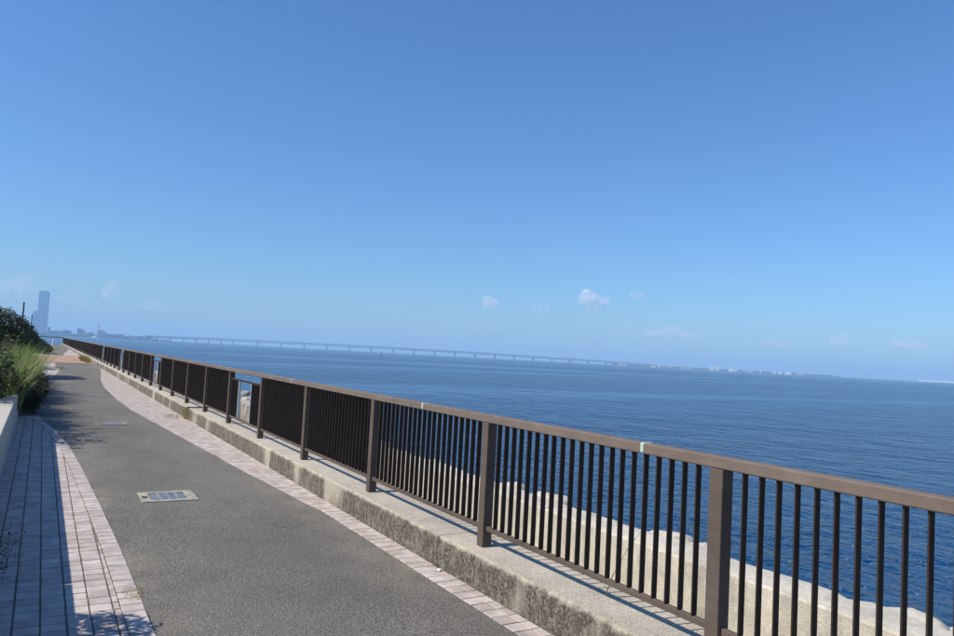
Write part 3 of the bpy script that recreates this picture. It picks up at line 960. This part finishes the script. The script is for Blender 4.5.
# airport side
for px, w, h, m, kind, lab in (
    (623, 60, 16, 'white', 'hall', 'long white hall where the bridge reaches the island'),
    (655, 72, 17, 'white', 'hall', 'white vaulted terminal at the island end of the bridge'),
    (683, 62, 18, 'grey', 'hall', 'hazy grey hangar on the island past the bridge end'),
    (711.5, 26, 32, 'white', 'block', 'bright white block on the island, one of a pair, nearer the bridge'),
    (717.2, 32, 33, 'white', 'block', 'bright white block on the island, wider of a pair'),
    (731.5, 44, 15, 'white', 'hall', 'low white hangar on the island beside the bright pair of blocks'),
    (735.5, 30, 19, 'grey', 'block', 'small grey block behind the low white hangar'),
    (749, 66, 11, 'grey', 'hall', 'long flat grey shed before the control tower'),
    (774.5, 26, 21, 'white', 'block', 'white peaked block just past the control tower'),
    (780, 34, 12, 'white', 'hall', 'small white hangar past the control tower'),
    (788, 46, 11, 'white', 'hall', 'last low white hangar on the island'),
    (800, 60, 7, 'grey', 'hall', 'flat grey shed at the thin tip of the island')):
    building(px, 6020 + (px*3) % 50, w, h, FM[m], lab, kind, 'buildings on the airport island')
p = at(761, 6000, SEA_Z)
r = tag(empty('control_tower', p), 'slim white control tower on the island', 'tower')
bm = bmesh.new(); tube(bm, [(0, 0, 0), (0, 0, 32)], [4.5, 3.6], 12); obj_bm('shaft', bm, FM['white'], r)
bm = bmesh.new(); tube(bm, [(0, 0, 32.1), (0, 0, 36), (0, 0, 41)], [4, 7, 7.6], 12); obj_bm('cab', bm, FM['grey'], r)
bm = bmesh.new(); tube(bm, [(0, 0, 41.1), (0, 0, 43), (0, 0, 46)], [8, 6, 1], 12); obj_bm('roof', bm, FM['white'], r)
# pale strip of land at the far right of the horizon
pxs = list(np.arange(918, 990, 3.0))
shore('pale_shore', pxs, 9000, [16 + 5*noise.noise(Vector((p*.4, 8, 2))) for p in pxs], FM['white'], 400)

# bridge: long truss girder on piers
A, B = at(304, 5000), at(570, 5520)
bdir = (B-A).normalized()
SP = (B-A).length/13.0
rz = math.atan2(bdir.y, bdir.x)
br = tag(empty('sea_bridge', (A.x, A.y, SEA_Z), rz), 'long hazy truss bridge on many piers running out across the sea', 'bridge')
xs_p = [SP*k*.5 for k in range(-13, -6)] + [SP*k for k in range(-3, 19)]
x0b, x1b = xs_p[0], xs_p[-1]
def zdeck(x):
    return float(np.interp((x-x0b)/(x1b-x0b), [0, .12, .4, .6, .85, 1], [16, 24, 29, 27, 17, 8]))
mesh_p = {}
for x in xs_p:
    zt = zdeck(x)
    bm = bmesh.new()
    box(bm, x-4, x+4, -12, 12, -1, 3)
    box(bm, x-3.4, x+3.4, -9, -5, 3.01, zt-2.0)
    box(bm, x-3.4, x+3.4, 5, 9, 3.01, zt-2.0)
    box(bm, x-3, x+3, -12, 12, zt-1.99, zt)
    obj_bm('pier', bm, FM['pier'], br)
for a, b in zip(xs_p, xs_p[1:]):
    za, zb = zdeck(a)+.1, zdeck(b)+.1
    n = 10
    for s in (-10, 10):
        bm = bmesh.new()
        for k in range(n):
            t0, t1 = k/n, (k+1)/n
            xa, xb2 = a+(b-a)*t0, a+(b-a)*t1
            q0, q1 = za+(zb-za)*t0, za+(zb-za)*t1
            up_ = k % 2
            tube(bm, [(xa, s, q0+(11.2 if up_ else .6)), (xb2, s, q1+(.6 if up_ else 11.2))], [1.1, 1.1], 4)
        obj_bm('truss', bm, FM['steel'], br)
    for nm, dz, hh in (('lower_deck', 0.0, 3.0), ('upper_deck', 11.0, 3.0)):
        v = [(a, -13, za+dz), (a, 13, za+dz), (a, 13, za+dz+hh), (a, -13, za+dz+hh), (b-.2, -13, zb+dz), (b-.2, 13, zb+dz), (b-.2, 13, zb+dz+hh), (b-.2, -13, zb+dz+hh)]
        obj_py(nm, v, [(0, 1, 2, 3), (7, 6, 5, 4), (0, 4, 5, 1), (1, 5, 6, 2), (2, 6, 7, 3), (3, 7, 4, 0)], FM['steel'], br)

# craft on the water
def hull(L, W, H):
    bm = bmesh.new()
    n = 9
    rows = []
    for i in range(n):
        t = i/(n-1); w = W/2*min(1, (1-t)*2.4)**.7*(0.85+.15*min(1, t*4)); x = -L/2 + L*t
        rows.append([bm.verts.new((x, -w*.7, -.25*H)), bm.verts.new((x, -w, H*(1+.25*t*t))), bm.verts.new((x, w, H*(1+.25*t*t))), bm.verts.new((x, w*.7, -.25*H))])
    for a, b in zip(rows, rows[1:]):
        for k in range(4): bm.faces.new((a[k], a[(k+1) % 4], b[(k+1) % 4], b[k]))
    bm.faces.new(rows[0])
    return bm
p = at(381.5, 1120, SEA_Z)
r = tag(empty('channel_buoy', p), 'dark channel buoy in the water before the bridge', 'buoy')
bm = bmesh.new(); tube(bm, [(0, 0, -.5), (0, 0, .9), (0, 0, 1.1)], [1.5, 1.5, 1.2], 14); obj_bm('float', bm, MAT['pole'], r)
bm = bmesh.new()
for k in range(4):
    a = k*math.pi/2; tube(bm, [(1.0*math.cos(a), 1.0*math.sin(a), 1.1), (.35*math.cos(a), .35*math.sin(a), 4.6)], [.12, .1], 5)
obj_bm('frame', bm, MAT['pole'], r)
bm = bmesh.new(); tube(bm, [(0, 0, 4.4), (0, 0, 5.2), (0, 0, 6.0)], [.7, .6, .1], 10); obj_bm('top_mark', bm, MAT['pole'], r)
p = at(426.5, 2300, SEA_Z)
r = tag(empty('sailing_boat', p, .6), 'small white sailing boat near the bridge piers', 'boat')
obj_bm('hull', hull(10, 3, 1.1), FM['white'], r)
bm = bmesh.new(); tube(bm, [(.5, 0, 1), (.5, 0, 13)], [.1, .06], 6); obj_bm('mast', bm, FM['grey'], r)
obj_py('sail', [(.4, .02, 1.8), (-4.6, .5, 1.9), (.4, .02, 12.6), (.4, .07, 1.8), (-4.6, .55, 1.9), (.4, .07, 12.6)], [(0, 1, 2), (5, 4, 3), (0, 3, 4, 1), (1, 4, 5, 2), (2, 5, 3, 0)], FM['white'], r)
def ferry(px, dist, L, label, rz_):
    p = at(px, dist, SEA_Z)
    r = tag(empty('ferry', p, rz_), label, 'ship')
    obj_bm('hull', hull(L, L*.2, L*.07), FM['white'], r)
    box_obj('cabin', -L*.36, L*.18, -L*.07, L*.07, L*.071, L*.15, FM['white'], r)
    box_obj('bridge_house', -L*.02, L*.14, -L*.06, L*.06, L*.151, L*.20, FM['white'], r)
    box_obj('funnel', -L*.22, -L*.14, -L*.03, L*.03, L*.151, L*.23, FM['grey'], r)
    box_obj('window_band', -L*.34, L*.16, -L*.0715, L*.0715, L*.10, L*.125, FM['grey'], r)
ferry(692.5, 3300, 34, 'small white ship off the airport island', VIEW_RZ+.3)
ferry(669.5, 4600, 44, 'white ship under the island end of the bridge', VIEW_RZ+.2)
ferry(94.5, 3900, 40, 'white ship lying before the far shore masts', VIEW_RZ-.4)

# ------------------------------------------------------------------ air: haze and small clouds
def m_volume(name, col, dens, aniso=0.2, noise_scale=None):
    n = N(name)
    n.t.nodes.remove(n.b)
    vol = n.node('ShaderNodeVolumePrincipled')
    vol.inputs['Color'].default_value = (*col, 1)
    vol.inputs['Anisotropy'].default_value = aniso
    if noise_scale:
        k = n.ramp(n.noise(noise_scale, 6, 0.68, n.coord((1, 1, 1.5), world=True), 0.6), [(0.47, 0.0), (0.72, 1.0)])
        n.l(n.math('MULTIPLY', k, dens), vol.inputs['Density'])
    else:
        vol.inputs['Density'].default_value = dens
    n.l(vol.outputs[0], n.out.inputs['Volume'])
    return n.m
hz = m_volume('sea_haze', (0.49, 0.755, 1.0), 1.4e-4, 0.0)
tag(box_obj('haze', -31000, 31000, -31000, 31000, SEA_Z-1.0, 300, hz), kind='stuff')

def cloud(px, py, dist, w, h, dens, label):
    d = (fwd + rgt*((px-PW/2)/FPX) - upv*((py-PH/2)/FPX)).normalized()
    c = d*(dist/math.hypot(d.x, d.y)) + Vector((0, 0, EYE))
    rr = random.Random(int(px*13+py))
    lob = []
    for k in range(7):
        u = rr.uniform(-.75, .75)
        lob.append((Vector((u*w*.36, rr.uniform(-.2, .2)*w, rr.uniform(-.25, .32)*h*(1-abs(u)))), rr.uniform(.24, .40)*h*(1.15-abs(u)*.6)))
    bm = bmesh.new()
    bmesh.ops.create_icosphere(bm, subdivisions=5, radius=1)
    for v_ in bm.verts:
        q = v_.co.normalized()
        best = 0.12*h
        for lc, lr in lob:
            b_ = q.dot(lc); disc = b_*b_ - lc.length_squared + lr*lr
            if disc > 0: best = max(best, b_ + math.sqrt(disc))
        flat = math.hypot(q.x/(w*.42), math.hypot(q.y/(w*.3), q.z/(h*.30)))
        best = max(best, 0.75/flat)
        best *= 1 + .16*noise.noise(q*3.1 + Vector((px, 0, 0))) + .08*noise.noise(q*8)
        v_.co = q*best
    o = obj_bm('cloud', bm, m_volume('cloud_vapour', (1, 1, 1), dens, 0.0, 3.2/h), smooth=True)
    o.location = c
    o.rotation_euler = (0, 0, -math.atan2(d.x, d.y))
    tag(o, label, 'cloud', 'small fair weather clouds')
PXM = 14000/FPX
for px, py, wpx, hpx, od, lab in (
    (490, 303, 16, 11, 1.3, 'small bright puff of cloud standing alone above the bridge'),
    (594, 300, 34, 18, 1.6, 'largest bright white cloud above the island end of the bridge'),
    (541, 308, 26, 10, .35, 'faint wisp between the two bright clouds'),
    (638, 297, 22, 9, .40, 'faint wisp beside the largest bright cloud'),
    (672, 334, 76, 12, .6, 'long faint cloud band low above the island'),
    (626, 333, 36, 9, .30, 'faint low wisp over the island end of the bridge'),
    (776, 344, 40, 10, .8, 'flat faint cloud above the control tower'),
    (838, 344, 18, 13, 1.1, 'small round cloud low over open sea'),
    (908, 346, 34, 12, 1.6, 'flat based cloud low over open sea'),
    (112, 291, 18, 16, .9, 'soft round cloud right of the glass tower'),
    (16, 288, 44, 20, .5, 'soft pale cloud above the evergreen shrubs'),
    (72, 298, 30, 14, .3, 'faint wisp beside the top of the glass tower'),
    (154, 307, 40, 12, .35, 'faint wisp over the shore end of the bridge')):
    cloud(px, py, 14000, wpx*PXM*1.35, hpx*PXM*1.3, od/(hpx*PXM)*3.4, lab)
